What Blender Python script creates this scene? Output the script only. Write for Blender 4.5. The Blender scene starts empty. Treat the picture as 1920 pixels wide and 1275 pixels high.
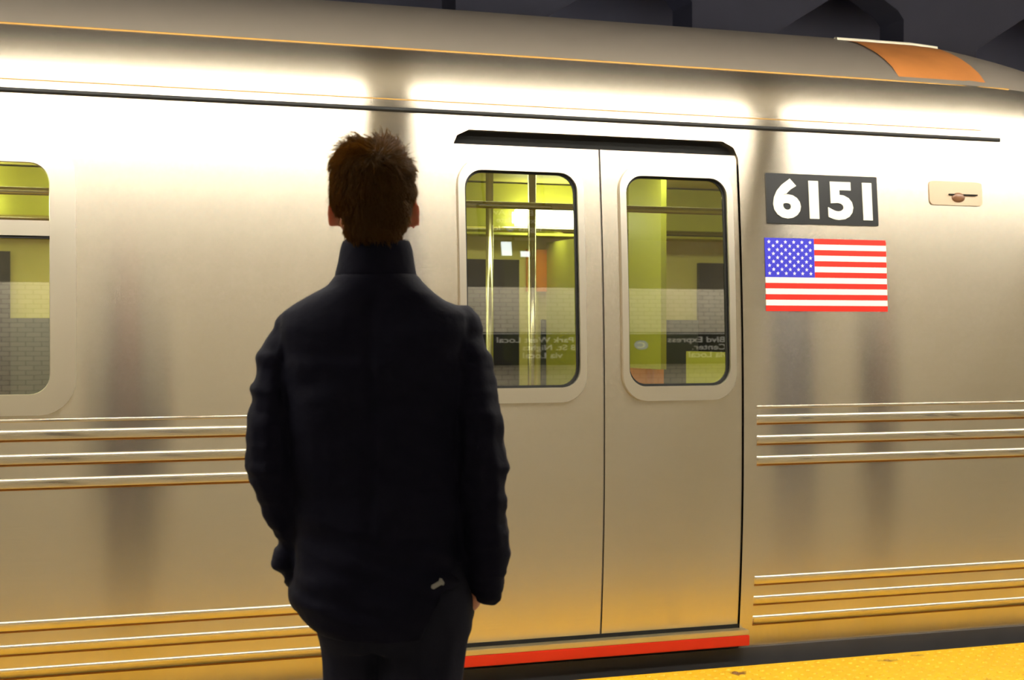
import bpy, bmesh, math, random
from mathutils import Vector, Matrix, noise
random.seed(7)
R = math.radians
scene = bpy.context.scene
COL = scene.collection

# ------------------------------------------------------------------ camera
F_PX = 2850.0
YAW = math.atan(F_PX / 7974.0)          # the camera looks this far to the right of the train's normal
CAM_Z = 1.39
cd = bpy.data.cameras.new('camera')
cam = bpy.data.objects.new('camera', cd)
COL.objects.link(cam)
cd.sensor_fit = 'HORIZONTAL'
cd.sensor_width = 36.0
cd.lens = 36.0 * F_PX / 1920.0
cam.location = (0, 0, CAM_Z)
cam.rotation_euler = (R(90) - math.atan(15.5 / F_PX), 0, -YAW)
cd.clip_start = 0.05
cd.dof.use_dof = True
cd.dof.focus_distance = 5.0
cd.dof.aperture_fstop = 6.3
scene.camera = cam

# ------------------------------------------------------------------ world and exposure
w = bpy.data.worlds.new('world'); scene.world = w
w.use_nodes = True
w.node_tree.nodes['Background'].inputs[0].default_value = (0.55, 0.6, 0.8, 1)
w.node_tree.nodes['Background'].inputs[1].default_value = 0.01
scene.view_settings.view_transform = 'Standard'
scene.view_settings.look = 'None'
scene.view_settings.gamma = 1
scene.view_settings.use_curve_mapping = False
scene.view_settings.exposure = 0.16
scene.cycles.max_bounces = 8
scene.cycles.sample_clamp_indirect = 4.0
scene.cycles.caustics_reflective = True

TUBE = 42.0          # strength of the platform's fluorescent tubes
CARLIGHT = 9.0       # strength of the light strips inside the car

# ------------------------------------------------------------------ helpers
def lin(c):
    return tuple(((v / 255) / 12.92 if v / 255 <= 0.04045 else ((v / 255 + 0.055) / 1.055) ** 2.4) for v in c) + (1,)

def mat(name, rgb, rough=0.6, metal=0.0, noise_amt=0.0, noise_scale=8, bump=0.0, bump_scale=60, **kw):
    m = bpy.data.materials.new(name); m.use_nodes = True
    nt = m.node_tree; b = nt.nodes['Principled BSDF']
    c = lin(rgb)
    b.inputs['Base Color'].default_value = c
    b.inputs['Roughness'].default_value = rough
    b.inputs['Metallic'].default_value = metal
    for k, v in kw.items():
        b.inputs[k.replace('_', ' ')].default_value = v
    tc = nt.nodes.new('ShaderNodeTexCoord')
    if noise_amt:
        n = nt.nodes.new('ShaderNodeTexNoise'); n.inputs['Scale'].default_value = noise_scale
        n.inputs['Detail'].default_value = 6
        nt.links.new(tc.outputs['Object'], n.inputs['Vector'])
        mx = nt.nodes.new('ShaderNodeMix'); mx.data_type = 'RGBA'
        mx.inputs[6].default_value = tuple(v * (1 - noise_amt) for v in c[:3]) + (1,)
        mx.inputs[7].default_value = tuple(min(1, v * (1 + noise_amt)) for v in c[:3]) + (1,)
        nt.links.new(n.outputs['Fac'], mx.inputs[0]); nt.links.new(mx.outputs[2], b.inputs['Base Color'])
    if bump:
        n = nt.nodes.new('ShaderNodeTexNoise'); n.inputs['Scale'].default_value = bump_scale
        n.inputs['Detail'].default_value = 4
        nt.links.new(tc.outputs['Object'], n.inputs['Vector'])
        bp = nt.nodes.new('ShaderNodeBump'); bp.inputs['Strength'].default_value = bump
        bp.inputs['Distance'].default_value = 0.01
        nt.links.new(n.outputs['Fac'], bp.inputs['Height']); nt.links.new(bp.outputs['Normal'], b.inputs['Normal'])
    return m

def emis(name, rgb, s):
    m = bpy.data.materials.new(name); m.use_nodes = True
    nt = m.node_tree; nt.nodes.clear()
    e = nt.nodes.new('ShaderNodeEmission'); e.inputs[0].default_value = tuple(rgb) + (1,); e.inputs[1].default_value = s
    o = nt.nodes.new('ShaderNodeOutputMaterial'); nt.links.new(e.outputs[0], o.inputs[0])
    return m

def steel(name, rgb, rough, aniso):
    """stainless steel brushed along the car: reflections smear up and down, stay crisp sideways"""
    m = bpy.data.materials.new(name); m.use_nodes = True
    nt = m.node_tree; nt.nodes.clear()
    g = nt.nodes.new('ShaderNodeBsdfAnisotropic'); g.distribution = 'GGX'
    g.inputs['Roughness'].default_value = rough
    g.inputs['Anisotropy'].default_value = aniso
    cx = nt.nodes.new('ShaderNodeCombineXYZ'); cx.inputs[0].default_value = 1.0
    nt.links.new(cx.outputs[0], g.inputs['Tangent'])
    tc = nt.nodes.new('ShaderNodeTexCoord')
    mp = nt.nodes.new('ShaderNodeMapping'); mp.inputs['Scale'].default_value = (0.6, 1, 60)
    n = nt.nodes.new('ShaderNodeTexNoise'); n.inputs['Scale'].default_value = 4; n.inputs['Detail'].default_value = 5
    nt.links.new(tc.outputs['Object'], mp.inputs[0]); nt.links.new(mp.outputs[0], n.inputs['Vector'])
    mx = nt.nodes.new('ShaderNodeMix'); mx.data_type = 'RGBA'
    c = lin(rgb)
    mx.inputs[6].default_value = tuple(v * 0.93 for v in c[:3]) + (1,)
    mx.inputs[7].default_value = tuple(min(1, v * 1.05) for v in c[:3]) + (1,)
    nt.links.new(n.outputs['Fac'], mx.inputs[0]); nt.links.new(mx.outputs[2], g.inputs['Color'])
    o = nt.nodes.new('ShaderNodeOutputMaterial'); nt.links.new(g.outputs[0], o.inputs[0])
    return m

def pane_mat(name, tint, refl):
    m = bpy.data.materials.new(name); m.use_nodes = True
    nt = m.node_tree; nt.nodes.clear()
    t = nt.nodes.new('ShaderNodeBsdfTransparent'); t.inputs[0].default_value = tint + (1,)
    g = nt.nodes.new('ShaderNodeBsdfGlossy'); g.inputs['Roughness'].default_value = 0.012
    g.inputs[0].default_value = (1, 1, 1, 1)
    mx = nt.nodes.new('ShaderNodeMixShader'); mx.inputs[0].default_value = refl
    o = nt.nodes.new('ShaderNodeOutputMaterial')
    nt.links.new(t.outputs[0], mx.inputs[1]); nt.links.new(g.outputs[0], mx.inputs[2]); nt.links.new(mx.outputs[0], o.inputs[0])
    return m

def obj(name, bm, m, parent=None, smooth=False, angle=None):
    me = bpy.data.meshes.new(name)
    bm.normal_update(); bm.to_mesh(me); bm.free()
    for mm in (m if isinstance(m, (list, tuple)) else [m]): me.materials.append(mm)
    o = bpy.data.objects.new(name, me); COL.objects.link(o)
    if smooth or angle is not None:
        me.polygons.foreach_set('use_smooth', [True] * len(me.polygons))
        if angle is not None: me.set_sharp_from_angle(angle=R(angle))
    if parent: o.parent = parent
    return o

def empty(name, loc=(0, 0, 0), rz=0):
    o = bpy.data.objects.new(name, None); COL.objects.link(o)
    o.location = loc; o.rotation_euler = (0, 0, rz); o.empty_display_size = 0.2
    return o

def tag(o, label=None, cat=None, group=None, kind=None):
    if label: o['label'] = label
    if cat: o['category'] = cat
    if group: o['group'] = group
    if kind: o['kind'] = kind
    return o

def copy_tree(o, parent=None):
    c = o.copy(); COL.objects.link(c)
    c.parent = parent
    for ch in [x for x in bpy.data.objects if x.parent == o]:
        copy_tree(ch, c)
    return c

def box(bm, x0, x1, y0, y1, z0, z1, mi=0):
    vs = [bm.verts.new((x, y, z)) for x in (x0, x1) for y in (y0, y1) for z in (z0, z1)]
    q = [(0, 1, 3, 2), (4, 6, 7, 5), (0, 4, 5, 1), (2, 3, 7, 6), (0, 2, 6, 4), (1, 5, 7, 3)]
    fs = [bm.faces.new([vs[i] for i in f]) for f in q]
    for f in fs: f.material_index = mi
    return vs, fs

def boxo(name, dims, m, parent=None, bev=0.0):
    bm = bmesh.new(); box(bm, *dims)
    bmesh.ops.recalc_face_normals(bm, faces=bm.faces)
    if bev: bmesh.ops.bevel(bm, geom=list(bm.edges), offset=bev, segments=3, affect='EDGES', profile=0.5)
    return obj(name, bm, m, parent, angle=35 if bev else None)

def tube(bm, p0, p1, r0, r1=None, seg=16, caps=True):
    r1 = r0 if r1 is None else r1
    p0, p1 = Vector(p0), Vector(p1)
    q = (p1 - p0).to_track_quat('Z', 'Y')
    rings = []
    for p, r in ((p0, r0), (p1, r1)):
        rings.append([bm.verts.new(p + q @ Vector((r * math.cos(a), r * math.sin(a), 0))) for a in [2 * math.pi * k / seg for k in range(seg)]])
    for k in range(seg):
        bm.faces.new((rings[0][k], rings[0][(k + 1) % seg], rings[1][(k + 1) % seg], rings[1][k]))
    if caps:
        bm.faces.new(rings[0][::-1]); bm.faces.new(rings[1])

def rrect(u0, u1, z0, z1, r, n=7):
    """rounded rectangle loop in (u, z); r may be a 4-tuple: bottom-left, bottom-right, top-right, top-left"""
    if not isinstance(r, (tuple, list)): r = (r,) * 4
    pts = []
    for (cu, cz, a0, rr) in ((u0, z0, 180, r[0]), (u1, z0, 270, r[1]), (u1, z1, 0, r[2]), (u0, z1, 90, r[3])):
        cu2 = cu + rr if cu == u0 else cu - rr
        cz2 = cz + rr if cz == z0 else cz - rr
        if rr <= 0: pts.append((cu, cz)); continue
        for k in range(n + 1):
            a = R(a0 + 90 * k / n)
            pts.append((cu2 + rr * math.cos(a), cz2 + rr * math.sin(a)))
    return pts

# ------------------------------------------------------------------ materials
M = {}
M['steel'] = steel('brushed_steel', (214, 204, 187), 0.175, 0.78)
M['steel_cant'] = steel('cant_steel', (200, 191, 176), 0.21, 0.7)
M['steel_roof'] = mat('roof_metal', (158, 148, 136), 0.42, 0.55)
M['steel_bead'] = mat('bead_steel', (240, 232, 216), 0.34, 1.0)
M['brown_line'] = mat('brown_shade', (150, 96, 30), 0.6)
M['gold'] = mat('gold_line', (176, 132, 56), 0.5)
M['rubber'] = mat('black_rubber', (9, 9, 10), 0.6)
M['seal'] = mat('grey_rubber', (120, 113, 102), 0.6)
M['dark'] = mat('dark_cavity', (6, 6, 7), 0.9)
M['skirt'] = mat('underframe_grey', (72, 70, 72), 0.55, 0.3, noise_amt=0.2)
M['red'] = mat('red_paint', (205, 32, 14), 0.4)
M['sill'] = mat('sill_metal', (205, 190, 150), 0.3, 0.8)
M['orange'] = mat('rust_orange_grille', (196, 126, 66), 0.5, 0.3, noise_amt=0.3, noise_scale=5)
M['white_trim'] = mat('white_trim', (245, 238, 215), 0.4)
M['pane'] = pane_mat('window_glass', (0.94, 0.95, 0.84), 0.27)
M['black_plate'] = mat('black_plate', (8, 9, 12), 0.45)
M['number_white'] = mat('number_white', (238, 234, 218), 0.5)
M['flag_red'] = mat('flag_red', (255, 34, 12), 0.5)
M['flag_white'] = mat('flag_white', (250, 246, 232), 0.5)
M['flag_blue'] = mat('flag_blue', (44, 44, 190), 0.5)
M['int_wall'] = mat('interior_panel', (216, 206, 116), 0.5)
M['int_green'] = mat('interior_green_panel', (196, 196, 72), 0.5)
M['int_dark'] = mat('interior_dark', (60, 66, 60), 0.5)
M['int_floor'] = mat('interior_floor', (70, 72, 66), 0.6, noise_amt=0.3, noise_scale=40)
M['seat_orange'] = mat('seat_orange', (240, 148, 30), 0.4)
M['seat_yellow'] = mat('seat_yellow', (226, 186, 60), 0.4)
M['pole'] = mat('pole_steel', (215, 210, 180), 0.2, 1.0)
M['night'] = mat('dark_glass', (20, 24, 26), 0.08)
M['car_light'] = emis('car_light', (0.95, 1.0, 0.66), CARLIGHT)
M['tube'] = emis('fluorescent_tube', (1.0, 0.945, 0.83), TUBE)
M['housing'] = mat('white_housing', (225, 225, 220), 0.5)
M['yellow'] = mat('tactile_yellow', (228, 180, 12), 0.55, noise_amt=0.12, noise_scale=3)
M['concrete'] = mat('platform_concrete', (136, 128, 108), 0.75, noise_amt=0.2, noise_scale=6)
M['darkconc'] = mat('tunnel_concrete', (70, 70, 86), 0.85, noise_amt=0.2, noise_scale=2)
M['beamconc'] = mat('tunnel_beam', (120, 120, 140), 0.85, noise_amt=0.15, noise_scale=2)
M['ceil'] = mat('ceiling_paint', (196, 192, 182), 0.8, noise_amt=0.08)
M['track'] = mat('track_bed', (38, 36, 36), 0.9, noise_amt=0.4, noise_scale=10)
M['column'] = mat('column_blue_grey', (70, 76, 100), 0.5)
M['sign_black'] = mat('sign_black', (14, 14, 16), 0.5)
M['sign_white'] = mat('sign_white', (240, 240, 235), 0.5)
M['sign_blue'] = mat('sign_blue', (70, 92, 225), 0.5)
M['lightbox'] = emis('light_box_white', (0.9, 1.0, 0.98), 3.0)
M['skin'] = mat('skin', (206, 138, 112), 0.5, Subsurface_Weight=0.25, Subsurface_Radius=(0.6, 0.18, 0.1), Subsurface_Scale=0.03)
M['jacket'] = mat('navy_jacket_cloth', (13, 13, 31), 0.8, bump=0.25, bump_scale=28, Specular_IOR_Level=0.12)
M['trousers'] = mat('charcoal_trousers', (27, 28, 42), 0.85, bump=0.15, bump_scale=40, Specular_IOR_Level=0.12)
def hair_mat():
    m = mat('brown_hair', (80, 60, 34), 0.55, noise_amt=0.35, noise_scale=60, Specular_IOR_Level=0.12)
    nt = m.node_tree; b = nt.nodes['Principled BSDF']; o = nt.nodes['Material Output']
    t = nt.nodes.new('ShaderNodeBsdfTranslucent'); t.inputs[0].default_value = lin((200, 156, 84))
    mx = nt.nodes.new('ShaderNodeMixShader'); mx.inputs[0].default_value = 0.38
    nt.links.new(b.outputs[0], mx.inputs[1]); nt.links.new(t.outputs[0], mx.inputs[2]); nt.links.new(mx.outputs[0], o.inputs[0])
    return m
M['hair'] = hair_mat()
M['shoe'] = mat('black_leather', (16, 15, 15), 0.35)
M['zip'] = mat('grey_metal_pull', (150, 150, 150), 0.35, 0.9)
M['eye'] = mat('eye_white', (235, 232, 225), 0.2)

def tile_mat():
    m = mat('wall_tile', (214, 208, 190), 0.3)
    nt = m.node_tree; b = nt.nodes['Principled BSDF']
    tc = nt.nodes.new('ShaderNodeTexCoord')
    sp = nt.nodes.new('ShaderNodeSeparateXYZ'); cb = nt.nodes.new('ShaderNodeCombineXYZ')
    nt.links.new(tc.outputs['Object'], sp.inputs[0])
    nt.links.new(sp.outputs[0], cb.inputs[0]); nt.links.new(sp.outputs[2], cb.inputs[1])
    br = nt.nodes.new('ShaderNodeTexBrick'); br.inputs['Scale'].default_value = 1
    br.inputs['Brick Width'].default_value = 0.15; br.inputs['Row Height'].default_value = 0.075
    br.inputs['Mortar Size'].default_value = 0.003
    br.inputs['Color1'].default_value = lin((218, 210, 190)); br.inputs['Color2'].default_value = lin((206, 199, 180))
    br.inputs['Mortar'].default_value = lin((130, 124, 110))
    nt.links.new(cb.outputs[0], br.inputs['Vector']); nt.links.new(br.outputs[0], b.inputs['Base Color'])
    return m
M['tile'] = tile_mat()

# ------------------------------------------------------------------ the setting
PLAT_EDGE = 5.585
X0, X1 = -9.0, 15.0
YB = -4.2
def structure(name, dims, m):
    o = boxo(name, dims, m); tag(o, kind='structure'); return o
structure('floor', (X0, X1, YB, PLAT_EDGE, -0.30, 0.0), M['concrete'])
structure('trim_1', (X0, X1, PLAT_EDGE - 0.25, PLAT_EDGE - 0.2, -1.3, -0.30), M['darkconc'])
structure('wall_back', (X0, X1, YB - 0.2, YB, -0.3, 3.75), M['tile'])
structure('floor_track', (X0, X1, PLAT_EDGE - 0.2, 10.9, -1.35, -1.25), M['track'])
structure('wall_front', (X0, X1, 10.5, 10.7, -1.25, 4.2), M['beamconc'])
structure('ceiling', (X0, X1, YB, 5.15, 3.55, 3.75), M['ceil'])
structure('trim_2', (X0, X1, 5.15, 5.45, 3.3, 4.2), M['ceil'])
structure('ceiling_track', (X0, X1, 5.45, 10.7, 4.1, 4.25), M['darkconc'])
structure('wall_left', (X0 - 0.2, X0, YB - 0.2, 10.7, -1.3, 4.25), M['tile'])
structure('wall_right', (X1, X1 + 0.2, YB - 0.2, 10.7, -1.3, 4.25), M['tile'])

# concrete arcade between the tracks: piers with haunched openings, a paler wall beyond
def arcade():
    y0, y1 = 9.2, 9.5
    per = 1.66
    bm = bmesh.new()
    loops = [[(X0, -1.25), (X1, -1.25), (X1, 4.15), (X0, 4.15)]]
    for k in range(-6, 5):
        r = 4.57 + k * per
        if r - 1.1 < X0 or r > X1: continue
        loops.append([(r, -1.0), (r, 3.60), (r - 0.05, 3.66), (r - 0.36, 3.84), (r - 1.05, 3.42), (r - 1.05, -1.0)])
    for lp in loops:
        vs = [bm.verts.new((p[0], y0, p[1])) for p in lp]
        for a in range(len(vs)): bm.edges.new((vs[a], vs[(a + 1) % len(vs)]))
    bmesh.ops.triangle_fill(bm, edges=bm.edges[:], use_beauty=True, normal=(0, -1, 0))
    ret = bmesh.ops.extrude_face_region(bm, geom=bm.faces[:])
    bmesh.ops.translate(bm, verts=[v for v in ret['geom'] if isinstance(v, bmesh.types.BMVert)], vec=(0, y1 - y0, 0))
    bmesh.ops.recalc_face_normals(bm, faces=bm.faces)
    tag(obj('trim_3', bm, M['darkconc']), kind='structure')
arcade()

# ------------------------------------------------------------------ the subway car
YD = 5.70
ZB = 2.265
def prof_y(z):
    return YD + 0.5 * 0.083 * max(0.0, z - 1.0) ** 2 + 0.5 * 0.13 * max(0.0, 0.9 - z) ** 2
DY_TOP = prof_y(ZB) - YD
RA, RB = 1.24, 0.62
def roof_pt(t, off=0.0, u=0.0):
    """t in degrees round the cant; the roof droops towards the car's end"""
    a = R(t)
    rb = RB
    if u > 4.35: rb = RB * max(0.25, 1 - 0.34 * ((u - 4.35) / 0.9) ** 1.7)
    n = Vector((0, -math.cos(a) / RA, math.sin(a) / rb)).normalized()
    return Vector((0, YD + DY_TOP + RA * (1 - math.cos(a)), ZB + rb * math.sin(a))) + n * off

car = empty('subway_car', (0, 7.2, -1.25))
tag(car, 'stainless steel subway car with ribbed sides, a flag and a black number plate', 'train')
CINV = Matrix.Translation((0, -7.2, 1.25))
def cobj(name, bm, m, parent=car, smooth=False, angle=None, label=None):
    bmesh.ops.transform(bm, matrix=CINV, verts=bm.verts)
    o = obj(name, bm, m, parent, smooth, angle)
    if label: o['label'] = label
    return o

UA, UB = -4.6, 5.45
DOORS = [(1.805, 3.075), (-3.0, -1.73)]
WINDOWS = [(-1.30, 0.335)]

def panel(loops, depth=0.0, off=0.0, zstep=0.05, fn=prof_y, thick=0.0):
    """a sheet in the plane of the car side with holes, bent to its profile"""
    bm = bmesh.new()
    for lp in loops:
        vs = [bm.verts.new((p[0], 0, p[1])) for p in lp]
        for i in range(len(vs)): bm.edges.new((vs[i], vs[(i + 1) % len(vs)]))
    bmesh.ops.triangle_fill(bm, edges=bm.edges[:], use_beauty=True, normal=(0, -1, 0))
    zs = [v.co.z for v in bm.verts]; z = math.ceil(min(zs) / zstep) * zstep
    while z < max(zs):
        bmesh.ops.bisect_plane(bm, geom=bm.verts[:] + bm.edges[:] + bm.faces[:], plane_co=(0, 0, z), plane_no=(0, 0, 1), dist=1e-5)
        z += zstep
    for f in bm.faces:
        f.normal_update()
        if f.normal.y > 0: f.normal_flip()
    if thick:
        ret = bmesh.ops.extrude_face_region(bm, geom=bm.faces[:])
        bmesh.ops.translate(bm, verts=[v for v in ret['geom'] if isinstance(v, bmesh.types.BMVert)], vec=(0, thick, 0))
        bmesh.ops.recalc_face_normals(bm, faces=bm.faces)
    for v in bm.verts: v.co.y += fn(v.co.z) + off
    return bm

# side wall: one sheet, door openings notched, window holes
DZ0, DZ1 = 0.055, 2.195
outer = [(UA, 0.05)]
for d0, d1 in sorted(DOORS):
    outer += [(d0, 0.05), (d0, DZ1 - 0.07), (d0 + 0.02, DZ1 - 0.025), (d0 + 0.07, DZ1), (d1 - 0.07, DZ1), (d1 - 0.02, DZ1 - 0.025), (d1, DZ1 - 0.07), (d1, 0.05)]
outer += [(UB, 0.05), (UB, ZB), (UA, ZB)]
loops = [outer] + [rrect(a, b, 1.12, 2.06, 0.1) for a, b in WINDOWS]
cobj('side_panel', panel(loops, thick=0.05), M['steel'], angle=30)

# belt: roof sheet
bm = bmesh.new()
us = [UA, -2, 0, 2, 3.5, 4.0] + [4.35 + 0.1 * k for k in range(12)]
ts = [0, 2, 4, 6, 8, 10, 12, 14, 16, 18, 20, 22, 24.5, 27, 30, 34, 38, 42, 47, 52, 57, 62, 67, 72, 78, 84, 90]
grid = []
for t in ts:
    grid.append([bm.verts.new(Vector((u, 0, 0)) + roof_pt(t, 0, u)) for u in us])
for t in ts[::-1][1:]:
    row = []
    for u in us:
        p = roof_pt(t, 0, u); p.y = 2 * (YD + DY_TOP + RA) - p.y
        row.append(bm.verts.new((u, p.y, p.z)))
    grid.append(row)
for i in range(len(grid) - 1):
    for j in range(len(us) - 1):
        f = bm.faces.new((grid[i][j], grid[i][j + 1], grid[i + 1][j + 1], grid[i + 1][j]))
        f.material_index = 1 if i < 12 else 0
cobj('roof', bm, [M['steel_roof'], M['steel_cant']], smooth=True)
YFAR = 2 * (YD + DY_TOP + RA) - YD - DY_TOP

def strip(name, z, h, prot, m, u0, u1, round_=True, label=None):
    """a half-round bead that runs along the side"""
    bm = bmesh.new()
    n = 10
    secs = []
    if name == 'fluted_bead':
        for dz, p in ((0.009, 0), (0.0075, 0.5), (0.005, 0.85), (0.001, 1.0), (-0.004, 1.0), (-0.008, 0.93), (-0.024, 0.96), (-0.026, 0.7), (-0.0265, 0)):
            secs.append((prof_y(z + dz) - p * prot, z + dz))
        n = len(secs) - 1
    else:
        for k in range(n + 1):
            a = math.pi * k / n
            zz = z + h / 2 * math.cos(a); yy = -prot * math.sin(a)
            secs.append((prof_y(zz) + yy, zz))
    A = [bm.verts.new((u0, y, q)) for y, q in secs]
    A2 = [bm.verts.new((u0 + prot, y, q)) for y, q in secs]
    B2 = [bm.verts.new((u1 - prot, y, q)) for y, q in secs]
    B = [bm.verts.new((u1, y, q)) for y, q in secs]
    for v in A + B: v.co.y = prof_y(v.co.z) + 0.001
    for P, Q in ((A, A2), (A2, B2), (B2, B)):
        for k in range(n):
            f = bm.faces.new((P[k], Q[k], Q[k + 1], P[k + 1]))
            if name == 'fluted_bead': f.material_index = 1 if k < 4 else 0  # brighter steel on the upper faces: the bead's highlight put into the colour
    bmesh.ops.recalc_face_normals(bm, faces=bm.faces)
    return cobj(name, bm, m, smooth=True, label=label)

segs = [(UA, DOORS[1][0] - 0.06), (DOORS[1][1] + 0.06, DOORS[0][0] - 0.06), (DOORS[0][1] + 0.06, UB - 0.05)]
for u0, u1 in segs:
    for z in (1.030, 0.943, 0.856, 0.345, 0.2595, 0.174):
        if u1 - u0 < 0.2: continue
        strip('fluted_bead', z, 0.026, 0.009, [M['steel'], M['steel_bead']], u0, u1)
        strip('bead_shade', z - 0.030, 0.008, 0.002, M['brown_line'], u0, u1, label='thin brown strip of painted shade under a bead')  # shade below the bead, coloured in as a brown strip
    strip('belt_moulding', 1.072, 0.012, 0.003, M['steel'], u0, u1)
strip('drip_rail', ZB - 0.004, 0.018, 0.012, M['rubber'], UA, 4.42, label='black drip rail under the roof')
strip('roof_seam', ZB + 0.036, 0.006, 0.003, M['gold'], UA, 4.32, label='thin gold line above the drip rail')
# that seam lies on the cant: move it on to the curve
def roof_strip(name, t0, t1, off, m, u0, u1, nu=1, label=None, parent=car):
    bm = bmesh.new()
    g = []
    for k in range(nu + 1):
        u = u0 + (u1 - u0) * k / nu
        g.append([bm.verts.new(Vector((u, 0, 0)) + roof_pt(t0 + (t1 - t0) * j / 6, off if 0 < j < 6 else 0.0, u)) for j in range(7)])
    for k in range(nu):
        for j in range(6): bm.faces.new((g[k][j], g[k + 1][j], g[k + 1][j + 1], g[k][j + 1]))
    bmesh.ops.recalc_face_normals(bm, faces=bm.faces)
    return cobj(name, bm, m, parent, smooth=True, label=label)
roof_strip('roof_seam', 24.2, 24.8, 0.003, M['gold'], UA, 4.55, 12, 'thin gold line along the roof cant')

# rust orange grille let into the roof near the car's end
gr = roof_strip('roof_grille', 27, 58, 0.006, M['orange'], 3.97, 4.44, 4, 'rust orange panel in the roof near the end of the car')
roof_strip('grille_trim', 58.3, 60.0, 0.010, M['white_trim'], 3.93, 4.50, 4, 'bright strip along the top of the orange panel')

# underframe below the side
bm = bmesh.new(); box(bm, UA, UB, YD + 0.03, YFAR - 0.03, -0.35, 0.05)
cobj('underframe', bm, M['skirt'])
for wu in (-2.6, 3.6):
    for dx in (-1.0, 1.0):
        bm = bmesh.new(); tube(bm, (wu + dx, 6.2, -0.82), (wu + dx, 8.0, -0.82), 0.42, seg=32)
        cobj('wheel', bm, M['dark'], angle=40)
    bm = bmesh.new(); box(bm, wu - 1.3, wu + 1.3, 6.25, 7.95, -0.72, -0.35)
    cobj('bogie', bm, M['skirt'])
bm = bmesh.new(); box(bm, UA, UB, 6.1, 6.15, -1.25, -1.2)
# far side, ends, floor, ceiling of the car
bm = bmesh.new(); box(bm, UA, UB, YFAR - 0.06, YFAR, 0.05, ZB)
cobj('far_side_panel', bm, M['int_wall'])
for nm, a, b in (('end_panel', UA, UA + 0.04), ('end_panel', UB - 0.04, UB)):
    bm = bmesh.new(); box(bm, a, b, YD + 0.06, YFAR - 0.06, 0.05, ZB + 0.05)
    cobj(nm, bm, M['int_wall'])
bm = bmesh.new(); box(bm, UA + 0.04, UB - 0.04, YD + 0.055, YFAR - 0.06, 0.05, 0.105)
cobj('car_floor', bm, M['int_floor'])
bm = bmesh.new(); box(bm, UA + 0.04, UB - 0.04, YD + 0.12, YFAR - 0.06, ZB - 0.04, ZB + 0.0)
cobj('car_ceiling', bm, M['int_wall'])

# doors: two leaves each, window with glass in each leaf, black header slot, sill and red edge
def leaf(u0, u1, wu0, wu1):
    z0, z1 = 0.145, 2.137
    lp = [rrect(u0, u1, z0, z1, 0.0), rrect(wu0 + 0.028, wu1 - 0.028, 1.165, 2.035, 0.075)]
    fn = lambda z: prof_y(z)
    o = cobj('door_leaf', panel(lp, thick=0.035, off=0.010), M['steel'], angle=30)
    f = panel([rrect(wu0, wu1, 1.105, 2.085, 0.11), rrect(wu0 + 0.028, wu1 - 0.028, 1.165, 2.035, 0.075)], thick=0.02, off=-0.004)
    cobj('window_frame', f, M['steel_bead'], o, angle=30)
    g = panel([rrect(wu0 + 0.03, wu1 - 0.03, 1.167, 2.033, 0.073)], off=0.022)
    cobj('window_pane', g, M['pane'], o, smooth=True)
    gs = panel([rrect(wu0 + 0.026, wu1 - 0.026, 1.163, 2.037, 0.076), rrect(wu0 + 0.038, wu1 - 0.038, 1.175, 2.025, 0.07)], thick=0.008, off=0.015)
    cobj('window_gasket', gs, M['rubber'], o)
    return o
for d0, d1 in DOORS:
    mid = (d0 + d1) / 2
    leaf(d0 + 0.001, mid - 0.004, d0 + 0.018, mid - 0.08)
    leaf(mid + 0.004, d1 - 0.001, mid + 0.08, d1 - 0.035)
    bm = panel([rrect(mid - 0.006, mid + 0.006, 0.145, 2.137, 0)], off=0.018, thick=0.02)
    cobj('door_edge_seal', bm, M['seal'])
    bm = bmesh.new(); box(bm, d0, d1, prof_y(2.16) + 0.05, prof_y(2.16) + 0.09, 2.12, DZ1 + 0.01)
    cobj('door_header', bm, M['dark'], label='black slot above the doors')
    bm = bmesh.new(); box(bm, d0, d1, YD + 0.045, YD + 0.09, 0.115, 0.150)
    cobj('door_track', bm, M['dark'], label='black slot under the doors')
    bm = bmesh.new(); box(bm, d0 - 0.02, d1 + 0.02, YD - 0.012, YD + 0.09, 0.112, 0.134)
    bmesh.ops.bevel(bm, geom=bm.edges[:], offset=0.003, segments=2, affect='EDGES')
    cobj('door_sill', bm, M['sill'], angle=35)
    bm = bmesh.new(); box(bm, d0 - 0.02, d1 + 0.02, YD - 0.016, YD + 0.03, 0.068, 0.112)
    bmesh.ops.bevel(bm, geom=bm.edges[:], offset=0.003, segments=2, affect='EDGES')
    cobj('sill_edge', bm, M['red'], angle=35, label='red painted edge below the door sill')

# big side window
for a, b in WINDOWS:
    o = cobj('body_window', panel([rrect(a - 0.03, b + 0.03, 1.09, 2.09, 0.13), rrect(a + 0.035, b - 0.06, 1.165, 2.0, 0.07)], thick=0.03, off=-0.010), M['steel_bead'], angle=30)
    cobj('window_pane', panel([rrect(a + 0.03, b - 0.055, 1.16, 2.005, 0.07)], off=0.018), M['pane'], o, smooth=True)
    bm = panel([rrect(a + 0.035, b - 0.06, 1.735, 1.790, 0)], thick=0.03, off=-0.006)
    cobj('window_bar', bm, M['steel_bead'], o)
    bm = panel([rrect(a + 0.035, b - 0.06, 1.725, 1.735, 0)], thick=0.02, off=0.0)
    cobj('window_bar_gasket', bm, M['rubber'], o)

# lettering
def text_bm(s, size, bold=0.0):
    cu = bpy.data.curves.new('lettering', 'FONT'); cu.body = s; cu.size = size; cu.extrude = 0.0015
    cu.offset = bold; cu.align_x = 'CENTER'; cu.resolution_u = 4
    o = bpy.data.objects.new('lettering', cu); COL.objects.link(o)
    dg = bpy.context.evaluated_depsgraph_get(); dg.update()
    me = bpy.data.meshes.new_from_object(o.evaluated_get(dg))
    bm = bmesh.new(); bm.from_mesh(me)
    bpy.data.objects.remove(o); bpy.data.curves.remove(cu); bpy.data.meshes.remove(me)
    return bm

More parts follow.
